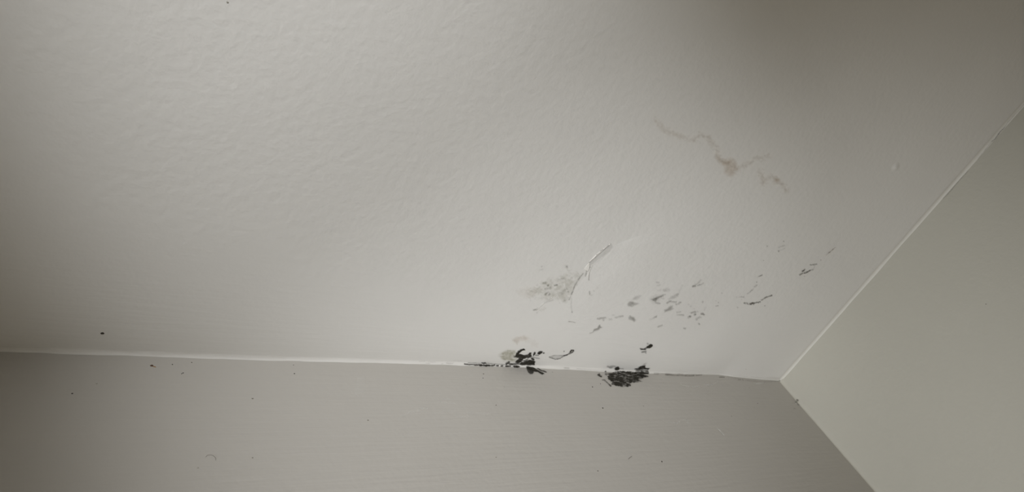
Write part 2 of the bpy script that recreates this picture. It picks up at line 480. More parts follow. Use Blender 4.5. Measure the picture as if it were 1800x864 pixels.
# marks over the blister lie on the blister
def collect_more(o):
    V, P = [], []
    for nme in ('ceiling', 'wall_back', 'wall_right', 'trim_1', 'trim_2', 'trim_3'):
        me = bpy.data.objects[nme].data; k = len(V)
        V += [v.co.copy() for v in me.vertices]; P += [[a + k for a in p.vertices] for p in me.polygons]
    k = len(V); off = o.parent.location
    V += [v.co + off for v in o.data.vertices]; P += [[a + k for a in p.vertices] for p in o.data.polygons]
    return BVHTree.FromPolygons(V, P)
BVH = collect_more(SHEET)

# --- black mould cluster at the joint
A = Z(860, 600, 12.346)
r = root_at('mould_patch', 918, 632); tag(r, 'jagged black mould patch with curling horn on ceiling just above the joint', 'mould')
mark('black_growth', A([
    ('p', [(700, 160), (740, 150), (780, 178), (720, 182), (670, 215), (640, 250), (625, 275), (680, 270), (730, 290), (800, 290), (850, 265), (880, 240), (915, 235), (900, 265), (915, 300), (890, 335), (850, 350), (790, 345), (740, 360), (720, 400), (690, 425), (650, 440), (610, 455), (570, 440), (590, 405), (640, 375), (640, 345), (590, 330), (530, 325), (580, 305), (590, 250), (620, 205), (660, 180)], 1.0),
    ('p', [(650, 480), (690, 450), (760, 435), (830, 405), (900, 395), (950, 410), (990, 425), (975, 460), (980, 495), (900, 505), (800, 500), (700, 500)], 1.0),
    ('p', [(905, 345), (945, 350), (975, 375), (965, 400), (930, 395)], 0.95),
    ('s', [(955, 290), (985, 240)], 14, 0.9), ('p', [(1045, 245), (1070, 220), (1110, 208), (1150, 215), (1140, 245), (1090, 262), (1060, 265)], 1.0),
    ('s', [(1180, 242)], 11, 0.8), ('s', [(1000, 295), (1070, 290)], 5, 0.5), ('s', [(750, 410), (825, 385)], 6, 0.7), ('s', [(920, 325), (1080, 360)], 6, 0.3),
    ('s', [(370, 475), (430, 440)], 14, 0.9), ('p', [(400, 465), (640, 468), (640, 482), (520, 502), (470, 502), (430, 485)], 0.75),
    ('p', [(510, 530), (560, 518), (630, 525), (655, 550), (600, 562), (550, 565)], 0.95)]), MAT_MOULD, 0.4, 0.2, (0.1, 5.0, 1.2, 0.22), 0.6, r, h=0.0004)
mark('grey_bloom', A([('p', [(200, 300), (280, 230), (400, 180), (560, 190), (580, 300), (540, 340), (600, 360), (560, 430), (420, 420), (300, 410), (240, 340)], 0.85, 2.2)]),
     MAT_OLIVE, 0.8, 0.5, (0.05, 12, 2.2, 0.6), 0.8, r)
# --- smear on the wall just below it
tag(mark('mould_smear', A([
    ('p', [(800, 540), (860, 545), (930, 560), (980, 580), (1040, 620), (1100, 650), (1150, 680), (1185, 695), (1150, 708), (1110, 690), (1060, 655), (1000, 645), (940, 640), (880, 620), (820, 600)], 0.97),
    ('p', [(815, 600), (960, 640), (955, 672), (935, 695), (890, 700), (850, 672)], 0.78), ('s', [(1050, 585), (1130, 630), (1230, 660)], 7, 0.75)]),
    MAT_MOULD, 0.5, 0.15, None, 0.3, h=0.0004), 'black leaf-shaped mould smear with twin tails on wall below the joint', 'mould')
# --- mould in the open joint
B = Z(700, 620, 9.0)
tag(mark('mould_line', B([
    ('s', [(1045, 172), (1110, 180), (1200, 180)], 5, 0.8), ('s', [(1210, 188), (1290, 185)], 8, 0.9), ('s', [(1290, 190), (1370, 198), (1450, 198)], 11, 1.0),
    ('s', [(1320, 155), (1385, 157)], 7, 0.95), ('s', [(1350, 160), (1350, 190)], 6, 0.8), ('s', [(1480, 197), (1520, 190)], 9, 0.9), ('s', [(1550, 200), (1578, 200)], 7, 0.85),
    ('s', [(1625, 205), (1650, 205)], 7, 0.8), ('s', [(1700, 208), (1770, 208)], 8, 0.9), ('s', [(1380, 160), (1550, 170), (1720, 185)], 2, 0.5), ('s', [(1100, 150), (1300, 160)], 2.5, 0.35)]),
    MAT_MOULD, 0.5, 0.2, None, 0.35, h=0.0005), 'thin broken line of black mould in cracked joint left of the black patches', 'mould')
# --- large streaky patch
C_ = Z(1040, 630, 14.4)
r = root_at('mould_patch', 1098, 660); tag(r, 'largest black mould patch, streaky, mostly on wall under the joint', 'mould')
mark('black_growth', C_([
    ('p', [(340, 380), (430, 375), (520, 360), (560, 330), (640, 330), (700, 310), (800, 320), (900, 325), (1000, 330), (1080, 360), (1180, 350), (1300, 350), (1410, 360), (1420, 385), (1300, 400), (1330, 430), (1420, 445), (1340, 480), (1250, 520), (1150, 560), (1240, 580), (1130, 590), (1000, 605), (940, 620), (980, 660), (980, 700), (820, 710), (700, 700), (600, 680), (520, 640), (480, 590), (430, 510), (410, 450), (420, 410)], 1.0, 0.8)]),
    MAT_MOULD, 0.45, 0.5, (0.12, 6.0, 1.5, 0.68), 1.2, r, h=0.0005, feather=5.0)
mark('black_spot', C_([('p', [(580, 250), (620, 210), (665, 195), (700, 235), (690, 270), (650, 285), (590, 280)], 1.0), ('s', [(400, 200), (580, 190)], 18, 0.30, 1.2), ('s', [(440, 220), (520, 205)], 14, 0.35), ('s', [(700, 245), (800, 250)], 7, 0.3)]),
     MAT_MOULD, 0.5, 0.2, None, 0.35, r, h=0.0005)
mark('black_wing', C_([('p', [(1110, 250), (1180, 225), (1250, 185), (1350, 160), (1360, 205), (1380, 235), (1470, 240), (1420, 265), (1350, 262), (1270, 260), (1190, 265)], 1.0),
     ('s', [(1140, 298), (1270, 300)], 10, 0.85), ('s', [(1270, 308), (1430, 315)], 11, 0.8), ('s', [(1130, 345), (1270, 355), (1420, 372)], 13, 0.85), ('s', [(1280, 170), (1360, 110)], 12, 0.2, 1.5)]),
     MAT_MOULD, 0.5, 0.35, (0.1, 6.0, 1.3, 0.4), 0.5, r, h=0.0006, feather=3.0)
mark('tail', C_([('s', [(160, 410), (235, 450)], 20, 0.85), ('s', [(185, 385), (215, 430)], 12, 0.7), ('s', [(270, 540), (340, 545)], 7, 0.5), ('s', [(340, 560), (480, 690)], 9, 0.5), ('s', [(440, 660), (480, 690)], 13, 0.75), ('s', [(350, 325)], 13, 0.8), ('s', [(345, 400), (370, 415)], 12, 0.5)]),
     MAT_MOULD, 0.5, 0.3, None, 0.4, r, h=0.0005)
# --- outlined smudge
E_ = Z(800, 560, 4.5)
tag(mark('mould_smudge', E_([('s', [(745, 302), (790, 318), (830, 312), (860, 290)], 1.6, 0.5), ('s', [(745, 300), (790, 286), (830, 288), (860, 290)], 1.0, 0.3), ('p', [(750, 300), (800, 288), (855, 290), (825, 310), (790, 315)], 0.13, 1.2),
    ('s', [(860, 290), (888, 281), (905, 270)], 2.2, 0.75), ('s', [(905, 268), (920, 247), (938, 247), (928, 262), (905, 275)], 2.0, 0.8), ('s', [(862, 256)], 3, 0.6)]), MAT_MOULD, 0.45, 0.3, None, 0.35),
    'grey hollow tadpole-shaped smudge right of the horned black patch', 'mould')
# --- dark streak and grey streak
G = Z(1030, 560, 12.346)
tag(mark('mould_streak', G([('p', [(1310, 610), (1360, 575), (1400, 545), (1440, 560), (1440, 590), (1400, 620), (1340, 630)], 0.95), ('p', [(1170, 640), (1200, 640), (1250, 650), (1310, 615), (1330, 630), (1290, 675), (1240, 665), (1190, 668)], 0.7),
    ('s', [(1210, 720), (1280, 710)], 7, 0.5), ('s', [(1300, 700), (1300, 740)], 7, 0.35), ('s', [(1330, 530), (1350, 545)], 7, 0.3)]), MAT_MOULD, 0.45, 0.35, None, 0.4),
    'small dark forked mould streak above the largest black patch', 'mould')
tag(mark('mould_streak', G([('p', [(180, 220), (250, 195), (260, 160), (300, 125), (315, 160), (350, 185), (300, 205), (270, 235), (190, 260), (130, 300), (80, 318), (80, 300), (150, 280)], 0.72)]), MAT_SMUDGE, 0.5, 0.3, None, 0.4),
    'grey winged mould streak between the peeling paint and the joint', 'mould')
# --- grey spots in the middle of the ceiling
K = Z(1090, 490, 9.6)
SP = [
 ([('p', [(120, 420), (160, 375), (210, 375), (240, 400), (310, 410), (280, 430), (200, 465), (140, 455)], 0.60, 1.2), ('p', [(200, 350), (250, 290), (360, 275), (320, 320), (280, 350)], 0.28, 1.4)], 'rounded grey mould spot with faint plume, leftmost of the upper grey row'),
 ([('p', [(520, 340), (560, 320), (620, 300), (690, 275), (760, 260), (700, 295), (650, 320), (620, 350), (595, 390), (560, 365)], 0.85, 1.0), ('p', [(500, 340), (600, 270), (700, 270), (640, 380), (560, 420)], 0.22, 2.5), ('s', [(610, 400), (665, 410)], 11, 0.55), ('s', [(690, 320), (740, 325)], 11, 0.25)], 'dark grey comma-shaped mould spot, darkest in the grey row'),
 ([('p', [(820, 340), (860, 300), (930, 260), (970, 235), (990, 250), (975, 290), (920, 320), (850, 335)], 0.45, 1.2), ('s', [(790, 405), (850, 370)], 15, 0.62), ('s', [(880, 380), (940, 385)], 14, 0.38), ('s', [(945, 430), (1020, 390)], 11, 0.5), ('p', [(745, 520), (790, 505), (850, 450), (890, 450), (880, 490), (900, 495), (840, 530), (750, 555)], 0.6, 1.1), ('s', [(985, 240), (1040, 110)], 14, 0.14, 1.5)], 'cluster of slanting grey mould blotches right of the comma-shaped spot'),
 ([('p', [(140, 640), (170, 620), (230, 640), (260, 680), (240, 715), (200, 690), (150, 680)], 0.62, 1.1)], 'grey oval mould spot below the grey row'),
 ([('p', [(540, 660), (590, 630), (625, 605), (620, 640), (590, 655)], 0.6, 0.8), ('s', [(500, 680), (560, 660)], 8, 0.2, 1.2)], 'small grey slanting mould dash below the comma-shaped spot'),
 ([('s', [(635, 805), (710, 780)], 8, 0.7)], 'thin grey mould dash, lowest under the grey row'),
 ([('s', [(1075, 830), (1100, 828)], 9, 0.75)], 'tiny dark mould dot below the speckled cluster'),
 ([('s', [(1230, 125), (1260, 115)], 12, 0.9), ('s', [(1260, 100), (1330, 50)], 8, 0.55), ('s', [(1330, 50), (1365, 10)], 6, 0.4), ('s', [(1310, 105), (1370, 90)], 10, 0.6), ('s', [(1370, 85), (1405, 68)], 8, 0.55)], 'twig-shaped grey mould mark, highest of the grey mould marks'),
 ([('s', [(620, 60), (650, 58)], 10, 0.35), ('s', [(630, 105), (670, 100)], 10, 0.22), ('s', [(640, 190), (680, 185)], 12, 0.25), ('s', [(740, 190), (820, 180)], 20, 0.3, 1.5), ('s', [(780, 155), (800, 155)], 12, 0.22)], 'very faint grey mould haze above the comma-shaped spot'),
 ([('s', [(960, 560), (1020, 550)], 10, 0.42), ('s', [(960, 605), (1000, 600)], 8, 0.4), ('s', [(1020, 600), (1065, 605)], 11, 0.6), ('s', [(1200, 570), (1270, 550)], 13, 0.55), ('s', [(1262, 598)], 14, 0.9), ('s', [(1160, 632), (1185, 628)], 12, 0.65), ('s', [(1150, 655)], 9, 0.4), ('s', [(1375, 590), (1405, 598)], 17, 0.75), ('s', [(1335, 635), (1290, 680)], 13, 0.55), ('s', [(1360, 645)], 9, 0.45), ('s', [(1330, 760)], 15, 0.65), ('s', [(1310, 545)], 10, 0.35), ('s', [(1390, 385)], 12, 0.35), ('s', [(1155, 430)], 12, 0.28), ('s', [(1190, 460)], 12, 0.28), ('s', [(1245, 500)], 9, 0.3), ('s', [(1440, 480), (1420, 530)], 10, 0.2)], 'speckled grey mould cluster of small dots right of the blotches'),
]
for items, lab in SP:
    tag(mark('mould_spot', K(items), MAT_SMUDGE, 0.6, 0.35, None, 0.6), lab, 'mould', 'grey mould spots on the ceiling')
Q = Z(1030, 460, 6.173)
tag(mark('mould_spot', Q([('s', [(125, 615), (210, 605)], 9, 0.5), ('s', [(190, 630)], 9, 0.42), ('s', [(250, 625), (280, 620)], 7, 0.3), ('s', [(320, 602), (400, 585)], 7, 0.4), ('s', [(280, 575), (310, 575)], 6, 0.22)]), MAT_SMUDGE, 0.6, 0.3, None, 0.6),
    'broken grey mould trail just above the winged streak', 'mould', 'grey mould spots on the ceiling')
tag(mark('mould_spot', Q([('s', [(38, 322), (38, 350)], 5, 0.75), ('s', [(55, 362), (65, 355)], 4, 0.3), ('s', [(85, 312)], 5, 0.35), ('s', [(120, 280)], 12, 0.15, 1.5)]), MAT_SMUDGE, 0.6, 0.2, None, 0.4),
    'tiny hook-shaped grey mark right of the crack in the peeling paint', 'mould', 'grey mould spots on the ceiling')
# --- arcs of specks to the right
W = Z(1250, 400, 5.4)
tag(mark('mildew_arc', W([('s', [(440, 465), (485, 445)], 4.5, 0.55), ('s', [(430, 515)], 4.5, 0.45), ('s', [(410, 560), (430, 545)], 5.5, 0.7), ('s', [(340, 630), (400, 580)], 4, 0.42), ('s', [(240, 655), (310, 655)], 4.5, 0.38)]), MAT_CRACK, 0.5, 1.1, None, 0.6),
    'thin curved line of brown mildew specks, steeper upper of two arcs', 'mildew')
tag(mark('mildew_arc', W([('s', [(315, 710), (375, 722)], 6, 0.75), ('s', [(385, 715), (460, 705)], 7, 0.82), ('s', [(405, 726)], 6, 0.7), ('s', [(475, 685), (510, 665)], 4.5, 0.45), ('s', [(510, 665), (575, 640)], 5.5, 0.55), ('s', [(510, 738)], 4, 0.45), ('s', [(290, 680)], 4, 0.35)]), MAT_CRACK, 0.5, 1.1, None, 0.6),
    'curved line of brown mildew specks, lower flatter of two arcs', 'mildew')
tag(mark('mildew_spot', W([('s', [(840, 445), (870, 430)], 5.5, 0.5), ('s', [(865, 410), (890, 395)], 5.5, 0.75), ('s', [(890, 425), (935, 405)], 7, 0.9), ('s', [(935, 405), (965, 395)], 4, 0.45), ('s', [(945, 350), (1000, 345)], 6, 0.42), ('s', [(885, 460)], 5.5, 0.5), ('s', [(975, 385), (985, 360)], 3, 0.3)]), MAT_CRACK, 0.5, 1.1, None, 0.5),
    'small brown mildew tuft nearest the right wall', 'mildew')
tag(mark('mildew_streak', W([('s', [(1090, 260), (1130, 225), (1175, 185)], 3.2, 0.42), ('s', [(1040, 305)], 4, 0.35)]), MAT_RUST, 0.6, 0.4, None, 0.5), 'thin reddish brown streak above the mildew tuft near the right wall', 'mildew')
r = root_at('mildew_spots', 1360, 440); tag(r, 'scattered faint mildew dots above the two speck arcs', 'mildew')
for it in W([('s', [(690, 130)], 5.5, 0.5), ('s', [(640, 220)], 5.5, 0.55), ('s', [(640, 185), (700, 165)], 6, 0.22), ('s', [(500, 310)], 6, 0.45), ('s', [(530, 172)], 6, 0.3), ('s', [(650, 215), (700, 195)], 3, 0.25)]):
    mark('dot', [it], MAT_CRACK, 0.6, 0.2, None, 0.5, r)
r = root_at('mildew_spots', 1265, 535); tag(r, 'few faint mildew dots left of the two speck arcs', 'mildew')
for it in W([('s', [(45, 692)], 4, 0.4), ('s', [(68, 708)], 5, 0.4), ('s', [(40, 742), (65, 738)], 4, 0.35), ('s', [(100, 618)], 4.5, 0.4), ('s', [(250, 755)], 5, 0.28)]):
    mark('dot', [it], MAT_CRACK, 0.6, 0.2, None, 0.5, r)
# --- mottled patch left of the peeling
S_ = Z(920, 455, 8.64)
r = root_at('mildew_patch', 962, 508); tag(r, 'mottled olive mildew patch with dark dots left of the peeling paint', 'mildew')
mark('olive_haze', S_([('p', [(100, 570), (60, 480), (250, 400), (330, 330), (520, 290), (700, 215), (880, 225), (800, 360), (740, 480), (690, 620), (600, 640), (480, 600), (320, 620), (180, 600)], 0.34, 4.5), ('s', [(740, 225), (890, 222)], 12, 0.4, 1.5), ('s', [(740, 265), (790, 262)], 8, 0.3), ('s', [(655, 110), (690, 200)], 22, 0.22, 2.5), ('s', [(220, 800), (300, 760)], 14, 0.2, 2.0)]),
     MAT_OLIVE, 0.9, 1.0, (-0.35, 6.0, 2.5, 0.6), 4.0, r)
mark('dark_dots', S_([('s', [(300, 362), (335, 355)], 15, 0.45), ('s', [(372, 397)], 13, 0.75), ('s', [(470, 396), (510, 387)], 8, 0.95), ('s', [(328, 540), (355, 510)], 8, 0.8), ('s', [(390, 535)], 15, 0.55), ('s', [(375, 495)], 13, 0.45), ('s', [(340, 450), (400, 430)], 14, 0.38), ('s', [(655, 110)], 16, 0.45, 1.2), ('s', [(280, 105)], 12, 0.3), ('s', [(235, 168), (290, 155)], 9, 0.22), ('s', [(600, 480), (660, 445)], 9, 0.3), ('s', [(540, 520), (600, 510)], 18, 0.22, 1.5), ('s', [(540, 310), (610, 290)], 10, 0.25), ('s', [(680, 490)], 9, 0.3), ('s', [(110, 625)], 10, 0.25), ('s', [(600, 640), (640, 610)], 9, 0.28), ('s', [(360, 650), (440, 620)], 10, 0.22)]),
     MAT_SMUDGE, 0.6, 0.4, None, 0.7, r, h=0.0005)
tag(mark('paint_scratch', S_([('s', [(200, 762), (270, 705), (340, 650), (440, 570)], 6, 0.9), ('s', [(440, 570), (520, 500)], 5, 0.35)]), MAT_PALE, 0.5, 0.2, None, 0.5, h=0.0002, relief=0.0003),
    'pale slanting scratch across the mottled mildew patch', 'scratch')
tag(mark('mould_spot', S_([('s', [(155, 775), (205, 757)], 9, 0.65), ('s', [(205, 815)], 8, 0.35)]), MAT_SMUDGE, 0.6, 0.2, None, 0.4), 'small grey dash at the lower end of the pale scratch', 'mould', 'grey mould spots on the ceiling')
# --- water stains
T_ = Z(1130, 180, 4.8)
r = root_at('water_stain', 1270, 275); tag(r, 'long faint tan water stain wandering across the upper right ceiling', 'stain')
mark('tide_line', T_([('s', [(110, 150), (180, 230), (260, 265), (340, 295), (430, 320)], 14, 0.30, 4.5), ('s', [(430, 320), (480, 272), (545, 285), (575, 345), (620, 380), (625, 450), (680, 495), (720, 520)], 14, 0.32, 4.0), ('s', [(800, 562), (880, 520), (960, 470), (1060, 460)], 14, 0.32, 4.0), ('s', [(990, 580), (1010, 680), (1080, 625), (1130, 650), (1190, 700), (1212, 745)], 14, 0.32, 4.0)]),
     MAT_TAN, 1.2, 0.8, None, 3.5, r)
mark('tan_blot', T_([('p', [(620, 450), (680, 490), (760, 470), (790, 520), (780, 600), (740, 620), (690, 590), (690, 540), (640, 500)], 0.45, 4.0)]), MAT_TAN, 1.2, 0.4, None, 2.0, r, h=0.0004)
mark('tan_blot', T_([('s', [(1130, 655)], 22, 0.42, 4.5)]), MAT_TAN, 1.2, 0.4, None, 2.0, r, h=0.0004)
tag(mark('water_stain', E_([('p', [(455, 165), (490, 145), (540, 135), (585, 150), (560, 165), (510, 172), (490, 195)], 0.42, 2.2), ('s', [(490, 192)], 9, 0.3, 1.2), ('s', [(560, 160), (640, 200)], 24, 0.10, 4.0)]), MAT_TAN, 0.9, 0.4, None, 1.0), 'small tan water stain above the horned black patch', 'stain')
tag(mark('water_stain', Z(920, 455, 8.64)([('s', [(20, 840), (60, 835)], 10, 0.0), ('p', [(-120, 470), (60, 420), (240, 430), (180, 560), (40, 600), (-80, 560)], 0.10, 4.0)]), MAT_TAN, 1.2, 0.4, None, 1.5), 'barely visible yellowish stain at the left edge of the mottled patch', 'stain')

# ------------------------------------------------------------------ curled film of the peeling paint
def ribbon(name, pts, widths, heights, side, mat, lift0=0.0002, prof=5):
    """thin curled film: starts on the surface along pts and curls off it sideways"""
    P = resample(pts, 30); vv, ff = [], []
    for i in range(30):
        a = P[max(0, i - 1)]; b_ = P[min(29, i + 1)]; t = (b_ - a) / (np.hypot(*(b_ - a)) + 1e-9); n = np.array([-t[1], t[0]]) * side
        k = i / 29; w = np.interp(k, np.linspace(0, 1, len(widths)), widths); hh = np.interp(k, np.linspace(0, 1, len(heights)), heights)
        w *= 0.85 + 0.3 * float(vnoise(np.array(i * 0.8), np.array(0.0), 77))
        for j in range(prof):
            u = j / (prof - 1); q = P[i] + n * w * u
            vv.append(local(on_surface(q[0], q[1], lift0 + hh * u * u)))
        for j in range(prof):
            u = 1 - j / (prof - 1); q = P[i] + n * w * u
            vv.append(local(on_surface(q[0], q[1], lift0 + hh * u * u + 0.00025)))
    m = prof * 2
    for i in range(29):
        for j in range(m):
            ff.append((i * m + j, i * m + (j + 1) % m, (i + 1) * m + (j + 1) % m, (i + 1) * m + j))
    return mesh_obj(name, vv, ff, mat, pe)
ribbon('curled_edge', [(1072, 428), (1060, 436.5), (1047, 447.5), (1036, 459)], [0.5, 1.3, 1.5, 0.8], [0.0003, 0.0006, 0.0006, 0.0003], -1, MAT_FILM)
PZ = Z(990, 420, 10.8)
def flap(name, pts, hs, mat):
    top = [local(on_surface(990 + x / 10.8, 420 + y / 10.8, h)) for (x, y), h in zip(pts, hs)]
    bot = [local(on_surface(990 + x / 10.8, 420 + y / 10.8, h - 0.0003)) for (x, y), h in zip(pts, hs)]
    n = len(pts); f = [tuple(range(n)), tuple(range(2 * n - 1, n - 1, -1))] + [(i, (i + 1) % n, n + (i + 1) % n, n + i) for i in range(n)]
    return mesh_obj(name, top + bot, f, mat, pe, smooth=False)
flap('flap', [(490, 452), (440, 505), (398, 560), (420, 582), (468, 598), (490, 545), (496, 490)], [0.0005, 0.0005, 0.0006, 0.001, 0.0014, 0.0012, 0.0008], MAT_FILM)
flap('sliver', [(540, 492), (505, 565), (470, 620), (458, 690), (474, 765), (482, 690), (490, 620), (515, 565)], [0.0007, 0.0008, 0.0008, 0.0008, 0.0006, 0.0009, 0.0010, 0.0009], MAT_FILM)
mark('curl_shade', PZ([('p', [(900, 70), (930, 110), (938, 150), (880, 230), (790, 300), (640, 400), (540, 490), (500, 560), (475, 590), (490, 450), (620, 300), (750, 190), (860, 105)], 0.13, 0.8)]), MAT_CURL_SHADE, 0.6, 0.05, None, 0.2, pe, h=0.00015, relief=0.0)  # shade beside the curled edge, painted as a faint grey crescent
mark('crack', PZ([('s', [(860, 110), (780, 168)], 5, 0.85), ('s', [(755, 190), (700, 228)], 7, 0.8), ('s', [(680, 255), (625, 295)], 5.5, 0.75), ('s', [(555, 370), (490, 440)], 3, 0.5), ('s', [(505, 525), (480, 560), (468, 592)], 9, 0.55), ('s', [(488, 620), (480, 770)], 4, 0.7), ('s', [(440, 600), (415, 690)], 12, 0.45), ('s', [(370, 650), (300, 735), (225, 860)], 9, 0.40)]) +
     Z(920, 455, 8.64)([('s', [(845, 285), (800, 350), (770, 410), (742, 500)], 6, 0.42), ('s', [(742, 495), (728, 530)], 7, 0.7), ('s', [(720, 550), (690, 615)], 4, 0.35), ('s', [(730, 600), (722, 700), (732, 790)], 8, 0.18, 1.2), ('s', [(738, 800)], 9, 0.4)]), MAT_CRACK, 0.5, 0.2, None, 0.3, pe, h=0.0007, relief=0.0)
tag(mark('hairline_crack', Z(900, 400, 4.32)([('s', [(430, 711), (455, 713), (478, 718)], 1.6, 0.65)]), MAT_CRACK, 0.5, 0.1, None, 0.2), 'short hairline crack below the peeling paint', 'crack')

# blister bump near the right wall
def dome(name, px, py, rx, ry, hgt, ang, mat, n=18, m=7, parent=None, lump=0.0, seed=0):
    """low rounded lump lying on the surface, sizes in metres"""
    c = on_surface(px, py); d = Vector(ray_dir(px, py)).normalized()
    hit, nrm, _, _ = BVH.ray_cast(CAMV, d, 10.0)
    if nrm.dot(d) > 0: nrm = -nrm
    e1 = (on_surface(px + 1, py) - c); e1 = (e1 - nrm * e1.dot(nrm)).normalized(); e2 = nrm.cross(e1)
    ca, sa = math.cos(ang), math.sin(ang)
    vv = [nrm * hgt]; ff = []
    for i in range(1, m + 1):
        f = i / m
        for k in range(n):
            a = 2 * math.pi * k / n
            w = 1 + lump * (float(vnoise(np.array(2 + 1.5 * math.cos(a) + seed), np.array(2 + 1.5 * math.sin(a)), seed)) - 0.5) * 2
            lx, ly = rx * f * w * math.cos(a), ry * f * w * math.sin(a)
            vv.append(e1 * (lx * ca - ly * sa) + e2 * (lx * sa + ly * ca) + nrm * (hgt * (math.cos(f * math.pi) + 1) / 2 - (0.0002 if i == m else 0)))
    for k in range(n): ff.append((0, 1 + k, 1 + (k + 1) % n))
    for i in range(m - 1):
        for k in range(n): ff.append((1 + i * n + k, 1 + (i + 1) * n + k, 1 + (i + 1) * n + (k + 1) % n, 1 + i * n + (k + 1) % n))
    o = mesh_obj(name, vv, ff, mat, parent)
    o.location = c if parent is None else c - parent.location
    return o
tag(dome('paint_blister', 1574.5, 293.5, 0.012, 0.0085, 0.0016, -0.6, MAT_CEIL, 24, 10), 'small round raised nail-head blister on ceiling near the right wall', 'blister')

# ------------------------------------------------------------------ specks
MM = 0.00068
SPECKS = [  # px, py, radius px, elongation, angle, dark?, label
 (180, 585.5, 2.7, 1.1, 0, 1, 'round dark speck alone on the ceiling at far left above the joint'),
 (303, 640, 1.3, 1, 0, 1, 'tiny dark speck just right of the brown dropping on the wall'),
 (337, 636.5, 1.1, 1, 0, 1, 'tiny dark speck under the joint, right of the two-lobed speck'),
 (127, 691, 1.4, 1.2, 0, 1, 'dark speck farthest left on the back wall'),
 (170, 674, 1.3, 1.4, 0, -1, 'faint grey speck between the far left speck and the brown dropping'),
 (517.5, 656, 1.5, 1, 0, 1, 'dark speck, lower of a pair under the joint left of centre'),
 (515.8, 641, 1.2, 1.2, 0, 0, 'faint speck, upper of a pair under the joint left of centre'),
 (444, 700, 1.5, 1.4, 0, 0, 'grey speck in the middle of the left half of back wall'),
 (444, 804, 1.4, 1.1, 0, 0, 'grey speck low on the back wall, left half, beside the curved hair'),
 (348, 822, 1.4, 1.3, 0, -1, 'faint grey speck lowest at left on the back wall'),
 (647, 738, 1.4, 1.4, 0, 0, 'grey speck left of the pale scuffs on the back wall'),
 (849, 664, 1.5, 1, 0, 1, 'dark speck, lower of two under the thin mould line'),
 (850, 656.5, 1.3, 1.6, 0, 1, 'flat dark speck, upper of two under the thin mould line'),
 (819, 675, 1.2, 1.2, 0, -1, 'faint speck on wall left of the two under the mould line'),
 (886, 680, 1.2, 1.2, 0, -1, 'faint speck on wall below the leaf-shaped smear'),
 (872, 711.5, 1.5, 1.4, 0.3, 0, 'grey speck at the right end of the pale scuffs'),
 (872, 803, 1.3, 1.2, 0, 0, 'grey speck at the bottom centre of back wall'),
 (971, 653.5, 1.4, 1.5, 0, -1, 'faint brownish speck right of the leaf-shaped smear'),
 (1041.5, 679.5, 1.9, 1.2, 0.4, 1, 'dark speck left of and below the tail of the largest patch'),
 (1055.5, 674, 1.5, 1, 0, 1, 'dark speck closest to the tail of the largest patch'),
 (1059.5, 716.5, 1.9, 1.3, 0.5, 1, 'dark speck in open wall below left of the largest patch'),
 (1131, 713, 1.4, 1, 0, 1, 'dark speck in open wall below right of the largest patch'),
 (1163.5, 810.5, 1.9, 1.4, 0.7, 1, 'dark teardrop speck low on the back wall right of centre'),
 (1051, 827, 1.5, 1.1, 0.4, 1, 'dark speck lowest on the back wall near centre'),
 (1286, 731, 1.4, 1, 0, 1, 'dark speck above the short white scratch'),
 (1332, 708.5, 1.6, 1.2, 0, 1, 'dark speck nearest the corner on the back wall'),
 (1326, 716, 1.3, 1.2, 0, -1, 'faint speck just under the one nearest the corner'),
 (1317, 681, 1.7, 1.5, 0, -1, 'faint flat speck under the sagging joint near the corner'),
 (1231.5, 712.5, 1.2, 1.6, 0, -1, 'faint speck on wall below the lifted paint edge'),
 (1165, 672.5, 1.4, 1.4, 0.5, -1, 'faint speck on wall right of the largest patch'),
 (1311, 648.5, 1.0, 1, 0, 1, 'tiny dark speck on ceiling just above the sagging joint'),
 (400, 4, 1.6, 1, 0, -1, 'faint grey speck on ceiling at the very top left'),
 (1733, 534, 1.2, 1, 0, 1, 'tiny dark speck on the right wall'),
]
for i, (px, py, rr, el, an, dk, lab) in enumerate(SPECKS):
    tag(dome('fly_speck', px, py, rr * MM * el, rr * MM, rr * MM * 0.45, an, (MAT_FLY_PALE, MAT_FLY_GREY, MAT_FLY)[dk + 1], 12, 4, None, 0.25, i), lab, 'speck', 'fly specks on walls and ceiling')
# two-lobed speck and the brown dropping
r = root_at('fly_speck', 320.5, 655.5); tag(r, 'two-lobed dark speck on wall right of the brown dropping', 'speck', 'fly specks on walls and ceiling')
dome('lobe', 321.8, 655, 1.5 * MM, 1.1 * MM, 0.0007, 0.4, MAT_FLY, 12, 4, r); dome('lobe', 319.4, 656.3, 1.2 * MM, 0.9 * MM, 0.0006, 0.2, MAT_FLY, 12, 4, r)
r = root_at('brown_dropping', 268, 642.5); tag(r, 'rusty brown insect dropping with pale tail on wall under the joint', 'dropping')
dome('body', 266.8, 642.2, 3.0 * MM, 2.0 * MM, 0.0014, -0.2, plain('dark_rust', (0.10, 0.05, 0.025), 0.5, noise=500), 16, 6, r, 0.2, 3)
dome('tail', 271.5, 644.0, 3.2 * MM, 1.3 * MM, 0.0007, -0.35, plain('tan_rust', (0.34, 0.20, 0.08), 0.6, noise=500), 14, 5, r, 0.2, 5)

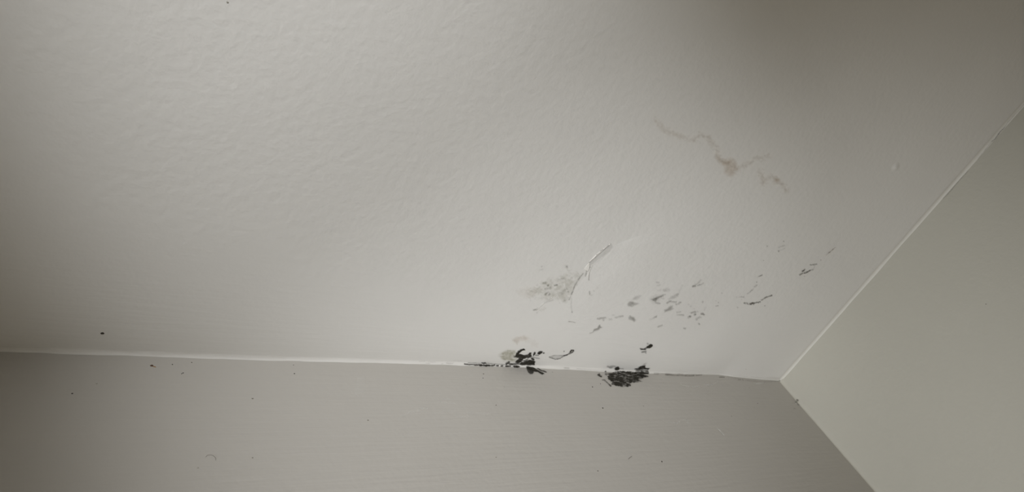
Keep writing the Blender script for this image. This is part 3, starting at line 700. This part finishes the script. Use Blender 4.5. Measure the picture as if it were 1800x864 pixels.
# hairs
def hair(px_pts, rad, mat, label):
    P = resample(px_pts, 14); vv, ff = [], []
    C = [on_surface(x, y, rad) for x, y in P]
    for i in range(14):
        t = (C[min(13, i + 1)] - C[max(0, i - 1)]).normalized(); a = t.orthogonal().normalized(); c = t.cross(a)
        for k in range(5): vv.append(C[i] + (a * math.cos(k * 1.2566) + c * math.sin(k * 1.2566)) * rad - C[0])
    for i in range(13):
        for k in range(5): ff.append((i * 5 + k, i * 5 + (k + 1) % 5, (i + 1) * 5 + (k + 1) % 5, (i + 1) * 5 + k))
    o = mesh_obj('stray_hair', vv, ff, mat); o.location = C[0]; return tag(o, label, 'hair')
hair([(361.5, 803), (364, 799.8), (370, 799), (376, 801), (379, 804.5), (379, 808.5)], 0.00022, MAT_HAIR, 'curved grey hair stuck low on the back wall at left')
hair([(1104.5, 806), (1107, 803.5), (1110, 802)], 0.0004, MAT_HAIR, 'short grey bristle stuck low on the back wall right of centre')

# ------------------------------------------------------------------ scuffs, scratches, lifted paint on the back wall
U_ = Z(550, 660, 5.143)
tag(mark('wall_scuff', U_([('s', [(790, 370), (880, 325), (950, 300)], 6, 0.24, 1.2), ('s', [(880, 330), (960, 310)], 8, 0.25, 1.0), ('s', [(960, 290), (1030, 298)], 7, 0.28, 1.0), ('s', [(1140, 240), (1210, 245), (1280, 252)], 7, 0.25, 1.0), ('s', [(1170, 200), (1230, 212)], 6, 0.18, 1.0), ('s', [(1170, 315), (1270, 325)], 6, 0.2, 1.0), ('s', [(1270, 270), (1270, 310)], 5, 0.14, 1.0), ('s', [(1300, 375), (1400, 370)], 7, 0.2, 1.0), ('s', [(1380, 340), (1610, 340)], 8, 0.14, 1.2)]), MAT_PALE, 0.8, 0.4, (0.1, 6, 1.5, 0.4), 1.0),
    'faint pale scuff marks across the middle of the back wall', 'scuff')
tag(mark('wall_scuff', U_([('p', [(400, 20), (470, 10), (470, 130), (400, 190), (370, 160)], 0.13, 1.5)]), MAT_PALE, 0.9, 0.3, None, 0.8), 'faint pale upright smear on wall under the joint left of centre', 'scuff')
V_ = Z(1000, 660, 4.235)
tag(mark('wall_scuff', V_([('s', [(735, 348), (785, 350)], 3.5, 0.28), ('s', [(790, 345), (808, 358), (822, 340)], 3, 0.42), ('s', [(850, 330), (870, 325), (890, 340), (880, 350), (900, 358)], 3, 0.36)]), MAT_PALE, 0.6, 0.3, None, 0.5), 'pale squiggly scuff on wall below right of the largest patch', 'scuff')
tag(mark('wall_scratch', V_([('s', [(1112, 398), (1135, 420), (1155, 440)], 3.4, 0.75), ('s', [(1070, 330), (1112, 398)], 3, 0.10, 1.2)]), MAT_PALE, 0.5, 0.15, None, 0.2, relief=0.0004), 'short white slanting scratch on the back wall near the corner', 'scratch')
tag(mark('lifted_paint_edge', Z(1150, 640, 6.667)([('s', [(300, 228), (345, 245), (400, 258)], 2.8, 0.35), ('s', [(440, 260), (520, 264)], 3.2, 0.62), ('s', [(600, 240), (640, 242), (690, 236)], 3.2, 0.55), ('s', [(690, 234), (720, 210), (780, 200)], 3, 0.3)]), MAT_PALE, 0.6, 0.25, None, 0.4, relief=0.0), 'pale arc of lifted paint edge on wall right of the largest patch', 'paint edge')
tag(mark('paint_chip', Z(1150, 640, 6.667)([('s', [(1190, 222), (1240, 226), (1285, 216)], 3.4, 0.85)]), MAT_PALE, 0.6, 0.2, None, 0.4, relief=0.0), 'tiny pale paint chip on wall under the joint beside the corner', 'paint chip')
# cracks along the joints
tag(mark('joint_crack', Z(1150, 640, 6.667)([('s', [(0, 100), (60, 105), (150, 104), (200, 122)], 2.2, 0.55), ('s', [(0, 115), (50, 118)], 4, 0.35), ('s', [(130, 122), (170, 122)], 6, 0.65), ('s', [(170, 122), (240, 128), (310, 130), (420, 136), (465, 132)], 3.5, 0.75), ('s', [(270, 112), (330, 114)], 4, 0.45), ('s', [(360, 118), (480, 118)], 1.8, 0.4), ('s', [(490, 130), (555, 126)], 4.5, 0.6)]), MAT_CRACK, 0.5, 0.3, None, 0.35, h=0.0005), 'ragged brown crack along the joint right of the largest patch', 'crack')
tag(mark('joint_crack', Z(1150, 640, 6.667)([('s', [(762, 149), (790, 149), (820, 150)], 3.8, 0.85)]), MAT_CRACK, 0.5, 0.1, None, 0.2, h=0.0004), 'short dark gash where the joint begins to sag', 'crack')
tag(mark('joint_crack', Z(1150, 640, 6.667)([('s', [(860, 145), (940, 160), (990, 165)], 2.5, 0.3), ('s', [(985, 180), (1010, 178)], 5, 0.4), ('s', [(1035, 178), (1045, 190)], 4, 0.5), ('s', [(1060, 185), (1200, 200), (1330, 205), (1455, 192)], 3, 0.28)]), MAT_CRACK, 0.5, 0.3, None, 0.4, h=0.0004), 'faint flaky crack along the sagging joint beside the corner', 'crack')
tag(mark('joint_crack', B([('s', [(330, 132), (420, 128)], 2.2, 0.35), ('s', [(430, 162), (500, 168)], 4, 0.3), ('s', [(470, 140), (590, 142)], 2.5, 0.38), ('s', [(690, 172), (705, 172)], 5, 0.4), ('s', [(760, 160), (800, 166), (860, 166)], 4, 0.5), ('s', [(770, 140), (880, 148)], 2, 0.25), ('s', [(870, 120), (1010, 120)], 2, 0.22)]), MAT_CRACK, 0.5, 0.3, None, 0.4, h=0.0004), 'hairline cracks in the white joint filler left of the mould line', 'crack')
tag(mark('joint_crack', E_([('s', [(860, 385), (900, 388)], 2.0, 0.5), ('s', [(860, 395), (900, 396)], 1.4, 0.35), ('s', [(960, 392), (1100, 404), (1180, 412)], 1.2, 0.32)]), MAT_CRACK, 0.5, 0.2, None, 0.3, h=0.0004), 'fine crack in the joint between the two black patches', 'crack')
RZ = Z(1600, 150, 4.32)
tag(mark('joint_crack', RZ([('s', [(864, 145), (800, 215), (740, 280), (715, 320)], 2.2, 0.35), ('s', [(715, 320), (680, 355), (645, 405), (620, 425)], 3.2, 0.72), ('s', [(620, 425), (560, 500), (515, 560)], 2.2, 0.42), ('s', [(440, 650), (360, 735), (300, 810), (250, 860)], 2.0, 0.42)]), MAT_CRACK, 0.5, 0.25, None, 0.35, h=0.0005), 'thin crack beside the filler where ceiling meets the right wall', 'crack')
# chip in the vertical joint
N_ = Z(1370, 670, 14.4)
r = root_at('paint_chip', 1400, 705); tag(r, 'small dark chip with pale flake in the vertical joint below the corner', 'paint chip')
mark('dark_hole', N_([('s', [(450, 475), (465, 480)], 20, 0.75), ('s', [(400, 530), (440, 515)], 16, 0.45), ('s', [(450, 570), (500, 600)], 12, 0.4), ('s', [(360, 690), (400, 690)], 12, 0.3)]), MAT_CRACK, 0.5, 0.2, None, 0.3, r, h=0.0006)
mark('pale_flake', N_([('s', [(395, 562), (430, 565)], 11, 0.8)]), MAT_PALE, 0.5, 0.1, None, 0.2, r, h=0.0008)
